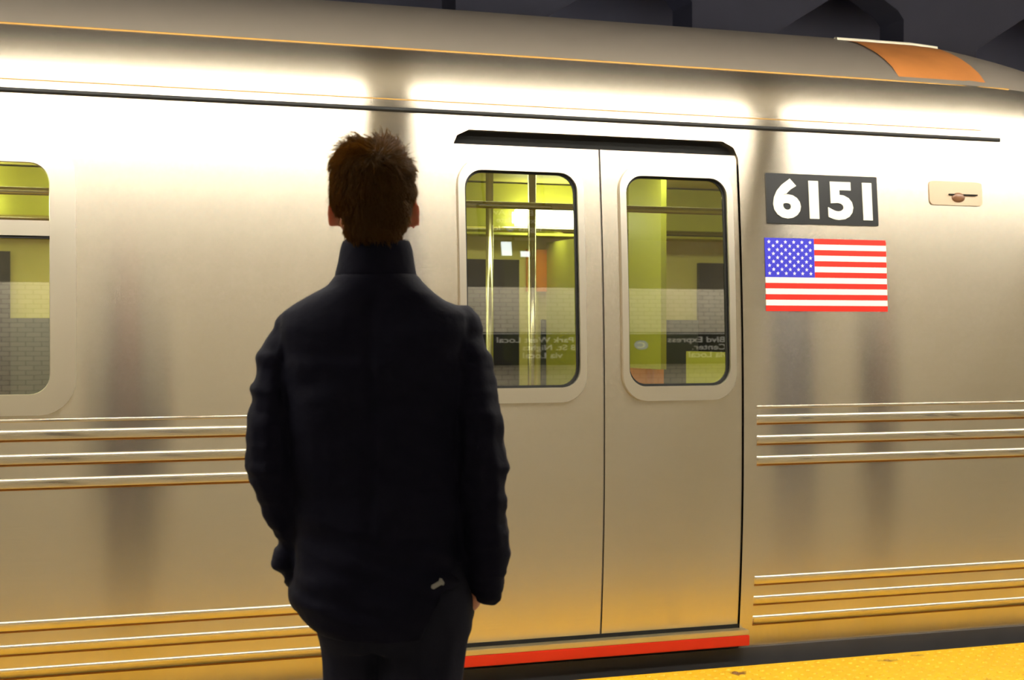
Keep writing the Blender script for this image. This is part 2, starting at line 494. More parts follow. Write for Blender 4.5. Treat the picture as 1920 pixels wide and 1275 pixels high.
def fit(bm, u0, u1, z0, z1):
    xs = [v.co.x for v in bm.verts]; ys = [v.co.y for v in bm.verts]
    for v in bm.verts:
        fx = (v.co.x - min(xs)) / (max(xs) - min(xs)); fy = (v.co.y - min(ys)) / (max(ys) - min(ys))
        v.co = Vector((u0 + fx * (u1 - u0), -v.co.z, z0 + fy * (z1 - z0)))

# number plate
PU0, PU1, PZ0, PZ1 = 3.20, 3.75, 1.852, 2.068
np_ = cobj('number_plate', panel([rrect(PU0, PU1, PZ0, PZ1, 0.004)], thick=0.006, off=-0.005), M['black_plate'])
bm = text_bm('6151', 0.3, 0.012); fit(bm, PU0 + 0.03, PU1 - 0.03, PZ0 + 0.022, PZ1 - 0.022)
for v in bm.verts: v.co.y += prof_y(v.co.z) - 0.0065
cobj('plate_number', bm, M['number_white'], np_, label='white four figure number')

# flag decal
FU0, FU1, FZ0, FZ1 = 3.185, 3.785, 1.478, 1.790
bm = bmesh.new()
def quad(bm, u0, u1, z0, z1, mi, off):
    n = 3
    for k in range(n):
        a = z0 + (z1 - z0) * k / n; b = z0 + (z1 - z0) * (k + 1) / n
        f = bm.faces.new([bm.verts.new((u, prof_y(z) - off, z)) for u, z in ((u0, a), (u1, a), (u1, b), (u0, b))])
        f.material_index = mi
hs = (FZ1 - FZ0) / 13
cz = FZ1 - 7 * hs; cu1 = FU0 + (FU1 - FU0) * 0.4
for k in range(13):
    z1 = FZ1 - k * hs; u0 = cu1 if k < 7 else FU0
    quad(bm, u0, FU1, z1 - hs, z1, 0 if k % 2 == 0 else 1, 0.002)
quad(bm, FU0, cu1, cz, FZ1, 2, 0.002)
for r in range(9):
    cols = 6 if r % 2 == 0 else 5
    for c in range(cols):
        su = FU0 + (cu1 - FU0) * ((c * 2 + 1) / 12 if r % 2 == 0 else (c * 2 + 2) / 12)
        sz = FZ1 - (FZ1 - cz) * (r + 1) / 10
        pts = []
        for k in range(10):
            rr = 0.0092 if k % 2 == 0 else 0.0037
            a = R(90 + 36 * k); pts.append(bm.verts.new((su + rr * math.cos(a), prof_y(sz) - 0.003, sz + rr * math.sin(a))))
        f = bm.faces.new(pts); f.material_index = 1
for f in bm.faces:
    f.normal_update()
    if f.normal.y > 0: f.normal_flip()
cobj('flag_decal', bm, [M['flag_red'], M['flag_white'], M['flag_blue']], label='flag with red and white stripes and white stars on blue')

# small recessed unit right of the number plate
M['tan'] = mat('tan_plate', (190, 170, 145), 0.45, 0.5)
M['brown'] = mat('brown_lens', (120, 84, 60), 0.3)
iu = cobj('indicator_plate', panel([rrect(4.02, 4.30, 1.955, 2.062, 0.02)], thick=0.006, off=-0.005), M['tan'], angle=30, label='small tan plate with a brown lens right of the number')
bm = bmesh.new()
bmesh.ops.create_uvsphere(bm, u_segments=20, v_segments=10, radius=1)
for v in bm.verts: v.co = Vector((4.17 + v.co.x * 0.035, prof_y(1.99) - 0.006 + v.co.y * 0.012, 1.99 + v.co.z * 0.022))
cobj('indicator_lens', bm, M['brown'], iu, smooth=True)
bm = bmesh.new(); box(bm, 4.12, 4.27, prof_y(2.0) - 0.012, prof_y(2.0) - 0.004, 2.000, 2.006)
cobj('indicator_slot', bm, M['dark'], iu)

# interior: light strips, seats, poles, screens, far windows
IY0, IY1 = YD + 0.14, YFAR - 0.06
for a, b in ((-4.3, -3.0), (-2.7, -1.5), (-1.1, 0.1), (0.5, 1.7), (2.85, 3.3)):
    bm = bmesh.new(); box(bm, a, b, IY1 - 0.32, IY1 - 0.2, 1.98, 2.07)
    bmesh.ops.bevel(bm, geom=bm.edges[:], offset=0.015, segments=2, affect='EDGES')
    cobj('light_strip', bm, M['car_light'], label='pale green fluorescent strip inside the car')
for a in (-4.3, -2.7, -1.1, 0.5, 2.1, 3.7):
    bm = bmesh.new(); box(bm, a, a + 1.4, 6.75, 6.9, ZB - 0.07, ZB - 0.041)
    cobj('light_strip', bm, M['car_light'], label='pale green fluorescent strip inside the car')
bm = bmesh.new(); box(bm, UA + 0.05, UB - 0.05, IY1 - 0.2, IY1, 1.93, ZB - 0.05)
cobj('advert_cove', bm, M['int_green'])
for a, b in ((UA + 0.05, -3.0), (-1.7, 1.8), (3.1, UB - 0.05)):
    bm = bmesh.new(); box(bm, a, b, IY1 - 0.02, IY1 - 0.001, 0.106, 1.46)
    cobj('wainscot', bm, M['int_dark'])
# far doors and windows
for a, b in DOORS:
    for (p, q) in ((a, (a + b) / 2 - 0.01), ((a + b) / 2 + 0.01, b)):
        bm = bmesh.new(); box(bm, p, q, IY1 - 0.03, IY1, 0.106, 1.95)
        dl = cobj('far_door_leaf', bm, M['int_wall'])
        bm = bmesh.new(); box(bm, p + 0.12, q - 0.12, IY1 - 0.04, IY1 - 0.02, 1.0, 1.8)
        cobj('far_door_glass', bm, M['night'], dl)
for a, b in ((-1.35, 0.2), (0.5, 1.65), (4.1, 5.0)):
    bm = bmesh.new(); box(bm, a, b, IY1 - 0.03, IY1, 1.02, 1.8)
    cobj('far_window', bm, M['night'])
def bench(a, b, yb, s, m1, m2):
    bm = bmesh.new(); n = int((b - a) / 0.45)
    wd = (b - a) / n
    for k in range(n):
        x0, x1 = a + k * wd + 0.01, a + (k + 1) * wd - 0.01
        sec = [(0.0, 0.48), (0.05, 0.86), (0.02, 0.88), (0.06, 0.9), (0.11, 0.86), (0.13, 0.55), (0.25, 0.50), (0.44, 0.52), (0.47, 0.49), (0.44, 0.44), (0.05, 0.42)]
        A = [bm.verts.new((x0, yb + s * y, z + 0.1)) for y, z in sec]; B = [bm.verts.new((x1, yb + s * y, z + 0.1)) for y, z in sec]
        bm.faces.new(A); bm.faces.new(B[::-1])
        for i in range(len(sec)):
            j = (i + 1) % len(sec); f = bm.faces.new((A[i], A[j], B[j], B[i]))
        for f in bm.faces[-(len(sec) + 2):] if False else []: pass
    bmesh.ops.recalc_face_normals(bm, faces=bm.faces)
    cobj('bench_seat', bm, m1)
    bm = bmesh.new(); box(bm, a, b, min(yb, yb + s * 0.4), max(yb, yb + s * 0.4), 0.106, 0.52)
    cobj('bench_base', bm, M['int_dark'])
bench(-1.6, 1.6, IY1, -1, M['seat_orange'], M['seat_yellow'])
bench(3.3, 5.3, IY1, -1, M['seat_orange'], M['seat_yellow'])
bench(-1.6, 1.6, IY0, 1, M['seat_yellow'], M['seat_yellow'])
bench(3.3, 5.3, IY0, 1, M['seat_yellow'], M['seat_yellow'])
bm = bmesh.new(); box(bm, 3.0, 3.22, IY1 - 0.05, IY1 - 0.031, 1.62, 1.86)
cobj('advert_panel', bm, M['seat_orange'])
# crosswise seat pair seen through the right leaf
bm = bmesh.new()
box(bm, 3.05, 3.5, 7.35, 8.3, 0.55, 0.64); box(bm, 3.40, 3.5, 7.35, 8.3, 0.60, 1.24)
bmesh.ops.bevel(bm, geom=bm.edges[:], offset=0.03, segments=3, affect='EDGES')
cobj('cross_seat', bm, M['seat_orange'], angle=40)
bm = bmesh.new(); box(bm, 3.2, 3.4, 7.5, 8.2, 0.106, 0.56)
cobj('seat_pedestal', bm, M['int_dark'])
for (pu, py) in ((2.42, 7.1), (2.42, 6.5), (-0.6, 7.1), (4.3, 7.1), (0.6, 7.1)):
    bm = bmesh.new(); tube(bm, (pu, py, 0.106), (pu, py, ZB - 0.04), 0.019)
    cobj('pole', bm, M['pole'], smooth=True)
for uu in (1.70, 3.12):
    bm = bmesh.new(); box(bm, uu, uu + 0.03, IY1 - 0.62, IY1 - 0.04, 0.5, 1.9)
    cobj('wind_screen', bm, M['int_green'])
    bm = bmesh.new(); box(bm, uu, uu + 0.03, IY0 + 0.02, IY0 + 0.5, 0.5, 1.3)
    cobj('wind_screen', bm, M['int_green'])
bm = bmesh.new(); box(bm, 3.28, 3.31, 6.95, 7.35, 1.2, 2.2)
cobj('partition', bm, M['int_green'], label='olive green panel inside the car')
for yy in (6.35, 7.85):
    bm = bmesh.new(); tube(bm, (UA + 0.1, yy, 1.95), (UB - 0.1, yy, 1.95), 0.016)
    cobj('grab_rail', bm, M['pole'], smooth=True)

# ------------------------------------------------------------------ yellow tactile strip at the platform edge
bm = bmesh.new()
TY0 = PLAT_EDGE - 0.61
box(bm, X0, X1, TY0, PLAT_EDGE + 0.004, 0.0, 0.008)
P = 0.0595
nu = int((8.0 + 3.0) / P)
for i in range(nu):
    for j in range(10):
        cx, cy = -3.0 + (i + 0.5) * P, TY0 + 0.035 + j * P
        r0, r1 = 0.0135, 0.0075
        prev = None
        for r, z in ((r0, 0.008), (0.0115, 0.0115), (r1, 0.0135)):
            ring = [bm.verts.new((cx + r * math.cos(a), cy + r * math.sin(a), z)) for a in [math.pi / 4 * k for k in range(8)]]
            if prev:
                for k in range(8): bm.faces.new((prev[k], prev[(k + 1) % 8], ring[(k + 1) % 8], ring[k]))
            prev = ring
        bm.faces.new(prev)
# worn brown scuffs
yl = M['yellow']; nt = yl.node_tree; b = nt.nodes['Principled BSDF']
base = b.inputs['Base Color'].links[0].from_socket
tc = nt.nodes.new('ShaderNodeTexCoord'); n = nt.nodes.new('ShaderNodeTexNoise'); n.inputs['Scale'].default_value = 7; n.inputs['Detail'].default_value = 8
nt.links.new(tc.outputs['Object'], n.inputs['Vector'])
rp = nt.nodes.new('ShaderNodeValToRGB'); rp.color_ramp.elements[0].position = 0.66; rp.color_ramp.elements[1].position = 0.74
mx = nt.nodes.new('ShaderNodeMix'); mx.data_type = 'RGBA'; mx.inputs[7].default_value = lin((120, 78, 20))
nt.links.new(n.outputs['Fac'], rp.inputs[0]); nt.links.new(rp.outputs[0], mx.inputs[0]); nt.links.new(base, mx.inputs[6]); nt.links.new(mx.outputs[2], b.inputs['Base Color'])
tag(obj('tactile_strip', bm, M['yellow'], angle=50), 'yellow tactile warning strip of small domes along the platform edge', 'tactile paving')

# ------------------------------------------------------------------ platform fixtures
def fixture():
    root = empty('ceiling_light')
    bm = bmesh.new(); box(bm, -1.01, 1.01, -0.025, 0.025, 0.03, 0.09)
    bmesh.ops.bevel(bm, geom=bm.edges[:], offset=0.01, segments=2, affect='EDGES')
    obj('light_housing', bm, M['housing'], root, angle=35)
    for s in (-1, 1):
        bm = bmesh.new(); tube(bm, (-0.99, s * 0.05, 0.022), (0.99, s * 0.05, 0.022), 0.019, seg=12)
        obj('tube', bm, M['tube'], root, smooth=True)
        bm = bmesh.new(); tube(bm, (s * 0.8, 0, 0.11), (s * 0.8, 0, 0.66), 0.012, seg=8)
        obj('hanger', bm, M['housing'], root)
    return root
fx = None
LZ = 2.95
ROW_Y = 3.9
row_k = 11.4 - ROW_Y
gap1, gap2 = math.tan(YAW - math.atan(200 / F_PX)) * row_k, math.tan(YAW + math.atan(530 / F_PX)) * row_k
per = gap2 - gap1
def add_fx(x, y, label, group):
    global fx
    o = fixture() if fx is None else copy_tree(fx)
    if fx is None: fx = o
    o.location = (x, y, LZ)
    tag(o, label, 'light', group)
    return o
for k in range(-3, 5):
    o = add_fx(gap1 + per * (k + 0.5), ROW_Y, 'long twin tube light hanging above the middle of the platform', 'twin tube lights over the platform')
EDGE_Y = 4.75
g1 = math.tan(YAW - math.atan(200 / F_PX)) * (11.4 - EDGE_Y); per2 = per * (11.4 - EDGE_Y) / (11.4 - ROW_Y)
for k in range(-3, 6):
    o = add_fx(g1 + per2 * (k + 0.5), EDGE_Y, 'shorter twin tube light hanging over the yellow platform edge', 'twin tube lights over the platform edge')
    o.scale = (per2 / per, 1, 1)
for k in range(-3, 6):  # added unseen row that brightens the tiled wall mirrored in the car
    add_fx(1.0 + k * 2.4, -3.75, 'added twin tube light hidden behind the valance to wash the tiled wall', 'added twin tube lights washing the tiled wall')
structure('trim_4', (X0, X1, -3.42, -3.36, 2.72, 3.55), M['ceil'])  # added valance, hides the wall tubes from the train's reflections

M['cool'] = emis('tunnel_fill', (0.6, 0.65, 1.0), 3.0)
for x in (-4.0, 0.0, 4.0, 8.0, 12.0):  # added fill out of sight behind the car, brightens the far wall
    t = empty('tunnel_fill', (x, 9.85, 2.3))
    bm = bmesh.new(); box(bm, -0.35, 0.35, -0.04, 0.04, 0, 0.07); obj('diffuser', bm, M['cool'], t)
    bm = bmesh.new(); box(bm, -0.38, 0.38, -0.06, 0.06, -0.06, 0.0); obj('tray', bm, M['sign_black'], t)
    bm = bmesh.new(); box(bm, -0.02, 0.02, 0.0, 0.65, -0.1, -0.06); obj('bracket', bm, M['sign_black'], t)
    tag(t, 'added cool fill lamp hidden behind the train, lifting the far tunnel wall', 'light', 'added fill lamps at the far wall')

def column(x, y):
    root = empty('column', (x, y, 0))
    bm = bmesh.new(); box(bm, -0.11, 0.11, -0.012, 0.012, 0, 3.55)
    obj('web', bm, M['column'], root)
    for s in (-1, 1):
        bm = bmesh.new(); box(bm, s * 0.11 - 0.012, s * 0.11 + 0.012, -0.1, 0.1, 0, 3.55)
        obj('flange', bm, M['column'], root)
    bm = bmesh.new(); box(bm, -0.16, 0.16, -0.14, 0.14, 0, 0.03)
    obj('base_plate', bm, M['column'], root)
    return tag(root, 'blue grey steel column standing on the platform', 'column', 'steel columns along the platform')
CY = 1.5
CSP = (math.tan(YAW + math.atan(530 / F_PX)) - math.tan(YAW - math.atan(200 / F_PX))) * (11.4 - CY)
for k in (-2, 0, 1, 2):
    column(math.tan(YAW - math.atan(200 / F_PX)) * (11.4 - CY) + k * CSP, CY)

# station signs that face the train and show mirrored in its windows
def sign(name, x, y, z, wd, ht, lines, label, hang):
    """x is the sign's centre; it faces +y; lines: (text, x offset of centre as read, z offset, cap height)"""
    root = empty(name, (x, y, z), math.pi)        # turned so that its local -y faces the train
    bm = bmesh.new(); box(bm, -wd / 2, wd / 2, 0.0, 0.05, -ht / 2, ht / 2)
    bmesh.ops.bevel(bm, geom=bm.edges[:], offset=0.006, segments=2, affect='EDGES')
    obj('sign_panel', bm, M['sign_black'], root, angle=35)
    bm = bmesh.new(); box(bm, -wd / 2 + 0.01, wd / 2 - 0.01, -0.003, 0.001, ht / 2 - 0.03, ht / 2 - 0.018)
    obj('sign_stripe', bm, M['sign_white'], root)
    for s, cx, cz2, cap in lines:
        bm = text_bm(s, cap / 0.70, 0.0012)
        for v in bm.verts: v.co = Vector((v.co.x + cx, -v.co.z - 0.003, v.co.y + cz2))
        obj('lettering', bm, M['sign_white'], root)
    if hang:
        for s in (-1, 1):
            bm = bmesh.new(); tube(bm, (s * wd * 0.4, 0.025, ht / 2), (s * wd * 0.4, 0.025, 3.55 - z), 0.012, seg=8)
            obj('hanger', bm, M['sign_black'], root)
    tag(root, label, 'sign')
    return root
def bullet(root, s, cx, cz, r, m):
    bm = bmesh.new(); tube(bm, (cx, 0.001, cz), (cx, -0.004, cz), r, seg=40)
    bl = obj('route_disc', bm, m, root)
    t = text_bm(s, r * 1.7, 0.002)
    for v in t.verts: v.co = Vector((v.co.x + cx, -v.co.z - 0.0055, v.co.y + cz - r * 0.58))
    obj('route_letter', t, M['sign_white'], bl)
S1 = sign('platform_sign', 7.18, YB + 0.056, 1.74, 4.6, 0.56,
     [('Queens Blvd Express', -0.88, 0.10, 0.10), ('Jamaica Center.', -1.02, -0.035, 0.10), ('Nights via Local', -0.98, -0.17, 0.10),
      ('Central Park West Local', 1.10, 0.10, 0.095), ('to 168 St. Nights', 1.02, -0.035, 0.095), ('via Local', 1.25, -0.17, 0.095)],
     'wide black station sign with white lettering on the tiled wall', False)
bullet(S1, 'C', 0.06, 0.05, 0.085, M['sign_blue'])
bullet(S1, 'E', -1.95, 0.03, 0.11, M['sign_blue'])
S2 = sign('hanging_sign', 3.90, 0.8, 2.93, 0.6, 0.36,
     [('Euclid Av', 0.02, 0.055, 0.06), ('except late', -0.01, -0.03, 0.055), ('nights', -0.1, -0.12, 0.055), ('lcl', 0.17, -0.12, 0.055)],
     'small black station sign with white lettering hanging above the platform', True)
bullet(S2, 'A', 0.06, -0.1, 0.03, M['sign_blue'])
dp = empty('platform_display', (3.86, 0.83, 2.60), math.pi)
bm = bmesh.new(); box(bm, -0.16, 0.16, 0.0, 0.06, -0.1, 0.1)
bmesh.ops.bevel(bm, geom=bm.edges[:], offset=0.006, segments=2, affect='EDGES')
obj('display_case', bm, M['sign_black'], dp, angle=35)
bm = bmesh.new(); box(bm, 0.03, 0.11, -0.003, 0.001, -0.07, 0.08); obj('lit_panel', bm, M['lightbox'], dp)
bm = bmesh.new(); box(bm, -0.11, -0.04, -0.003, 0.001, -0.08, -0.02); obj('lit_panel', bm, M['lightbox'], dp)
bm = bmesh.new(); tube(bm, (0.0, 0.03, 0.1), (0.0, 0.03, 0.15), 0.01, seg=8); obj('hanger', bm, M['sign_black'], dp)
tag(dp, 'small black box with two lit white panels hanging under a station sign', 'display')

# ------------------------------------------------------------------ person
def capsule(bm, p0, r0, p1, r1, sx=1.0, sy=1.0, n=6):
    """chain of overlapping spheres between two joints"""
    p0, p1 = Vector(p0), Vector(p1)
    L = (p1 - p0).length
    k = max(2, int(L / (min(r0, r1) * 0.25)) + 1)
    for i in range(k + 1):
        f = i / k
        sph(bm, p0.lerp(p1, f), (r0 + (r1 - r0) * f) * sx, (r0 + (r1 - r0) * f) * sy, r0 + (r1 - r0) * f)

def sph(bm, c, rx, ry, rz, rot=None, sub=2):
    m = Matrix.Translation(Vector(c))
    if rot: m = m @ rot.to_4x4()
    m = m @ Matrix.Diagonal((rx, ry, rz, 1))
    bmesh.ops.create_icosphere(bm, subdivisions=sub, radius=1, matrix=m)

def loft(bm, rings, seg=32):
    """rings: (z, cx, cy, rx, ry, power)"""
    rows = []
    for (z, cx, cy, rx, ry, pw) in rings:
        row = []
        for k in range(seg):
            a = 2 * math.pi * k / seg; c, s = math.cos(a), math.sin(a)
            e = 2.0 / pw
            row.append(bm.verts.new((cx + rx * math.copysign(abs(c) ** e, c), cy + ry * math.copysign(abs(s) ** e, s), z)))
        rows.append(row)
    for i in range(len(rows) - 1):
        for k in range(seg): bm.faces.new((rows[i][k], rows[i][(k + 1) % seg], rows[i + 1][(k + 1) % seg], rows[i + 1][k]))
    bm.faces.new(rows[0][::-1]); bm.faces.new(rows[-1])

def remesh(bm, voxel, smooth=6, fac=0.5):
    me = bpy.data.meshes.new('tmp'); bm.to_mesh(me); bm.free()
    o = bpy.data.objects.new('tmp', me); COL.objects.link(o)
    md = o.modifiers.new('r', 'REMESH'); md.mode = 'VOXEL'; md.voxel_size = voxel
    if smooth:
        s = o.modifiers.new('s', 'SMOOTH'); s.iterations = smooth; s.factor = fac
    dg = bpy.context.evaluated_depsgraph_get(); dg.update()
    m2 = bpy.data.meshes.new_from_object(o.evaluated_get(dg))
    out = bmesh.new(); out.from_mesh(m2)
    bpy.data.objects.remove(o); bpy.data.meshes.remove(me); bpy.data.meshes.remove(m2)
    return out

S = 900.0
def LX(px): return (px - 705) / S
def LZ_(py): return CAM_Z + (622 - py) / S

PZ = F_PX / S
pX = (705 - 960) / S
ploc = (pX * math.cos(YAW) + PZ * math.sin(YAW), -pX * math.sin(YAW) + PZ * math.cos(YAW), 0)
man = empty('person', ploc, -YAW)
tag(man, 'person seen from behind in a dark navy jacket, hands in pockets, at the platform edge', 'person')

# --- body: one continuous skin surface
bm = bmesh.new()
hz = LZ_(352)
HC = LX(702)
sph(bm, (HC, -0.005, hz - 0.002), 0.074, 0.090, 0.080, sub=3)
for s in (-1, 1): sph(bm, (HC + s * 0.046, -0.004, hz - 0.066), 0.026, 0.04, 0.034)              # cranium
sph(bm, (HC, 0.035, hz - 0.045), 0.066, 0.066, 0.080, sub=3)              # face
sph(bm, (HC, 0.055, hz - 0.100), 0.042, 0.040, 0.030, sub=3)              # chin and jaw
sph(bm, (HC - 0.042, 0.02, hz - 0.085), 0.026, 0.045, 0.036)
sph(bm, (HC + 0.035, 0.02, hz - 0.085), 0.024, 0.045, 0.032)
sph(bm, (HC, 0.096, hz + 0.012), 0.05, 0.014, 0.014)                      # brow
capsule(bm, (HC, 0.100, hz + 0.002), 0.009, (HC, 0.120, hz - 0.034), 0.013)  # nose
sph(bm, (HC - 0.011, 0.108, hz - 0.038), 0.008, 0.008, 0.007)
sph(bm, (HC + 0.011, 0.108, hz - 0.038), 0.008, 0.008, 0.007)
sph(bm, (HC, 0.098, hz - 0.066), 0.024, 0.010, 0.006)                     # lips
sph(bm, (HC, 0.096, hz - 0.077), 0.020, 0.010, 0.007)
for s in (-1, 1):                                                          # ears, set out from the head
    ez = LZ_(398); ex = HC + s * 0.083 - (0.003 if s < 0 else 0)
    rot = Matrix.Rotation(R(s * 24), 3, 'Z') @ Matrix.Rotation(R(-s * 8), 3, 'Y')
    for k in range(12):
        a = R(k * 30 + 10)
        c = Vector((0, 0.014 * math.cos(a), 0.028 * math.sin(a)))
        c = rot @ c
        sph(bm, (ex + c.x + s * 0.004, 0.0 + c.y, ez + c.z), 0.0055, 0.0055, 0.0055, sub=1)
    sph(bm, (ex - s * 0.001, 0, ez), 0.006, 0.014, 0.026, rot)
    sph(bm, (ex - s * 0.003, 0.006, ez - 0.026), 0.006, 0.009, 0.010, rot)
capsule(bm, (HC, -0.018, hz - 0.05), 0.058, (HC + 0.003, -0.025, LZ_(520)), 0.062)  # neck
loft(bm, [(LZ_(1150), 0.035, 0.0, 0.125, 0.085, 2.3), (LZ_(1040), 0.01, 0.0, 0.135, 0.09, 2.3), (LZ_(900), 0.0, 0.0, 0.130, 0.09, 2.3),
          (LZ_(720), 0.0, -0.005, 0.155, 0.10, 2.4), (LZ_(610), 0.0, -0.005, 0.165, 0.09, 2.4), (LZ_(560), 0.0, -0.01, 0.12, 0.07, 2.2), (LZ_(520), 0.0, -0.02, 0.06, 0.055, 2)])
ARM_L = [(548, 612, 0.00, .036), (520, 690, -0.01, .046), (513, 800, -0.03, .050), (514, 880, -0.035, .050), (537, 962, 0.00, .043), (566, 1040, 0.045, .040), (590, 1075, 0.075, .036)]
ARM_R = [(866, 606, 0.00, .038), (880, 690, -0.01, .050), (896, 780, -0.03, .052), (903, 870, -0.03, .054), (906, 950, -0.02, .051), (908, 1020, 0.00, .050), (910, 1075, 0.015, .044)]
for path in (ARM_L, ARM_R):
    for a, b in zip(path, path[1:]):
        capsule(bm, (LX(a[0]), a[2], LZ_(a[1])), a[3] * 0.72, (LX(b[0]), b[2], LZ_(b[1])), b[3] * 0.68)
# hands: palm, four fingers and a thumb, slid into the trouser pockets
def hand(wrist, d, side):
    wrist = Vector(wrist); d = Vector(d).normalized()
    acr = Vector((0, 1, 0)); acr = (acr - d * acr.dot(d)).normalized()
    out = d.cross(acr)
    capsule(bm, wrist, 0.026, wrist + d * 0.04, 0.028, 0.8, 1.0)
    for k in range(4):
        b0 = wrist + d * 0.045 + acr * (0.028 - 0.019 * k)
        capsule(bm, wrist + d * 0.01 + acr * (0.016 - 0.011 * k), 0.014, b0 + d * 0.04, 0.0125)
        L = (0.070, 0.080, 0.075, 0.058)[k]
        p1 = b0 + d * (0.04 + L * 0.5) + out * (0.006 * side); p2 = b0 + d * (0.04 + L) + out * (0.018 * side)
        capsule(bm, b0 + d * 0.04, 0.0098, p1, 0.009); capsule(bm, p1, 0.009, p2, 0.0075)
    t0 = wrist + d * 0.02 + acr * 0.03; t1 = t0 + d * 0.032 + acr * 0.022; t2 = t1 + d * 0.032 + acr * 0.004
    capsule(bm, t0, 0.014, t1, 0.0115); capsule(bm, t1, 0.0115, t2, 0.009)
WR = Vector((LX(898), 0.030, LZ_(1100)))
capsule(bm, (LX(910), 0.015, LZ_(1075)), 0.03, WR, 0.026)
hand(WR, (-0.55, 0.22, -1), -1)
WL = Vector((LX(596), 0.085, LZ_(1090)))
hand(WL, (0.5, 0.02, -1), 1)
# legs
LEG_L = [(655, 1150, 0.0, .088), (662, 1290, 0.005, .074), (664, 1500, 0.01, .052), (662, 1640, -0.005, .052), (660, 1820, -0.01, .036)]
LEG_R = [(775, 1150, -0.005, .095), (780, 1290, -0.01, .080), (770, 1500, -0.01, .054), (768, 1640, -0.025, .054), (768, 1820, -0.03, .036)]
for path in (LEG_L, LEG_R):
    for a, b in zip(path, path[1:]):
        capsule(bm, (LX(a[0]), a[2], LZ_(a[1])), a[3] * .66, (LX(b[0]), b[2], LZ_(b[1])), b[3] * .7)
for q in (LEG_L[-1], LEG_R[-1]):
    x, y = LX(q[0]), q[2]
    capsule(bm, (x, y, 0.06), 0.034, (x, y + 0.12, 0.035), 0.028, 1.1)
bm = remesh(bm, 0.0065, 5)
body = obj('body', bm, M['skin'], man, smooth=True)
for s in (-1, 1):
    bm = bmesh.new(); sph(bm, (HC + s * 0.031, 0.088, hz - 0.006), 0.012, 0.012, 0.010, sub=3)
    obj('eye', bm, M['eye'], man, smooth=True)

# --- jacket
def nz(p): return noise.noise(p)
bm = bmesh.new()
def ring(py, l, r, ry, cy=0.0, pw=2.5):
    return (LZ_(py), (LX(l) + LX(r)) / 2, cy, (LX(r) - LX(l)) / 2, ry, pw)
loft(bm, [ring(1192, 588, 868, 0.130, 0.0), ring(1165, 572, 872, 0.140, 0.0), ring(1120, 549, 874, 0.145), ring(1085, 552, 872, 0.140), ring(1030, 553, 868, 0.132),
          ring(960, 550, 868, 0.126), ring(860, 538, 872, 0.124), ring(760, 530, 878, 0.128), ring(680, 526, 882, 0.128, -0.006),
          ring(620, 524, 884, 0.118, -0.008), ring(588, 530, 880, 0.10, -0.01), ring(568, 556, 852, 0.09, -0.014), ring(552, 584, 828, 0.082, -0.018), ring(535, 614, 800, 0.076, -0.02, 2.2), ring(512, 634, 776, 0.070, -0.022, 2.0)])
for path in (ARM_L, ARM_R):
    for a, b in zip(path, path[1:]):
        capsule(bm, (LX(a[0]), a[2], LZ_(a[1])), a[3] * 1.04, (LX(b[0]), b[2], LZ_(b[1])), b[3] * 1.04, 1.0, 1.25)
# cuff bunched at the left pocket and the flared right cuff
sph(bm, (LX(536), 0.03, LZ_(1050)), 0.038, 0.05, 0.036)
sph(bm, (LX(553), 0.04, LZ_(1080)), 0.030, 0.05, 0.022)
sph(bm, (LX(575), 0.02, LZ_(1120)), 0.034, 0.06, 0.040)
capsule(bm, (LX(914), 0.012, LZ_(1070)), 0.044, (LX(913), 0.016, LZ_(1108)), 0.032, 1.0, 1.2)
capsule(bm, (LX(916), 0.012, LZ_(1112)), 0.024, (LX(924), 0.012, LZ_(1124)), 0.016)
bm = remesh(bm, 0.0065, 4)
bm.normal_update()
def hem(px):
    # the hem hangs lower on the left and is pushed up by the hand in the right pocket
    if px < 620: return 1160 + (px - 570) * 0.36
    if px < 795: return 1178 + 6 * math.sin((px - 620) / 175 * math.pi)
    if px < 835: return 1178 - (px - 795) / 40 * 84
    return 1094 - (px - 835) * 0.02
disp = []
for v in bm.verts:
    x, y, z = v.co; px = x * S + 705; py = 622 - (z - CAM_Z) * S
    arm = px < 535 or px > 872
    if arm:
        d = 0.0065 * nz(Vector((x * 9, y * 9, z * 26 + x * 8))) + 0.004 * nz(Vector((x * 14 + 5, y * 14, z * 52)))
        if 640 < py < 720 and px < 535: d += 0.004 * math.sin((py - 640) / 80 * 2 * math.pi)
        if 850 < py < 1130: d += 0.005 * abs(nz(Vector((x * 6, y * 6, z * 44 + x * 10))))
    else:
        d = 0.010 * nz(Vector(((x + z * 0.6) * 5, y * 3, (z - x * 0.6) * 9))) + 0.004 * nz(Vector((x * 8, y * 8, z * 30)))
        if py > 960: d += 0.009 * nz(Vector((x * 4 + 3, y * 4, z * 34 + x * 9)))
        d -= 0.005 * math.exp(-((px - 703) / 10) ** 2) if 560 < py < 1000 else 0     # back seam
        wd = math.exp(-((py - 1000) / 16) ** 2); d -= 0.007 * wd                      # drawn in at the waist cord
    disp.append(d)
for v, d in zip(list(bm.verts), disp): v.co += v.normal * d
for v in bm.verts:
    x, y, z = v.co; px = x * S + 705
    if px < 880:
        hzz = LZ_(hem(px))
        inside = px < 872
        if z < hzz and inside: v.co.z = hzz + 0.0015 * nz(v.co * 40)
jacket = obj('jacket', bm, M['jacket'], man, smooth=True)

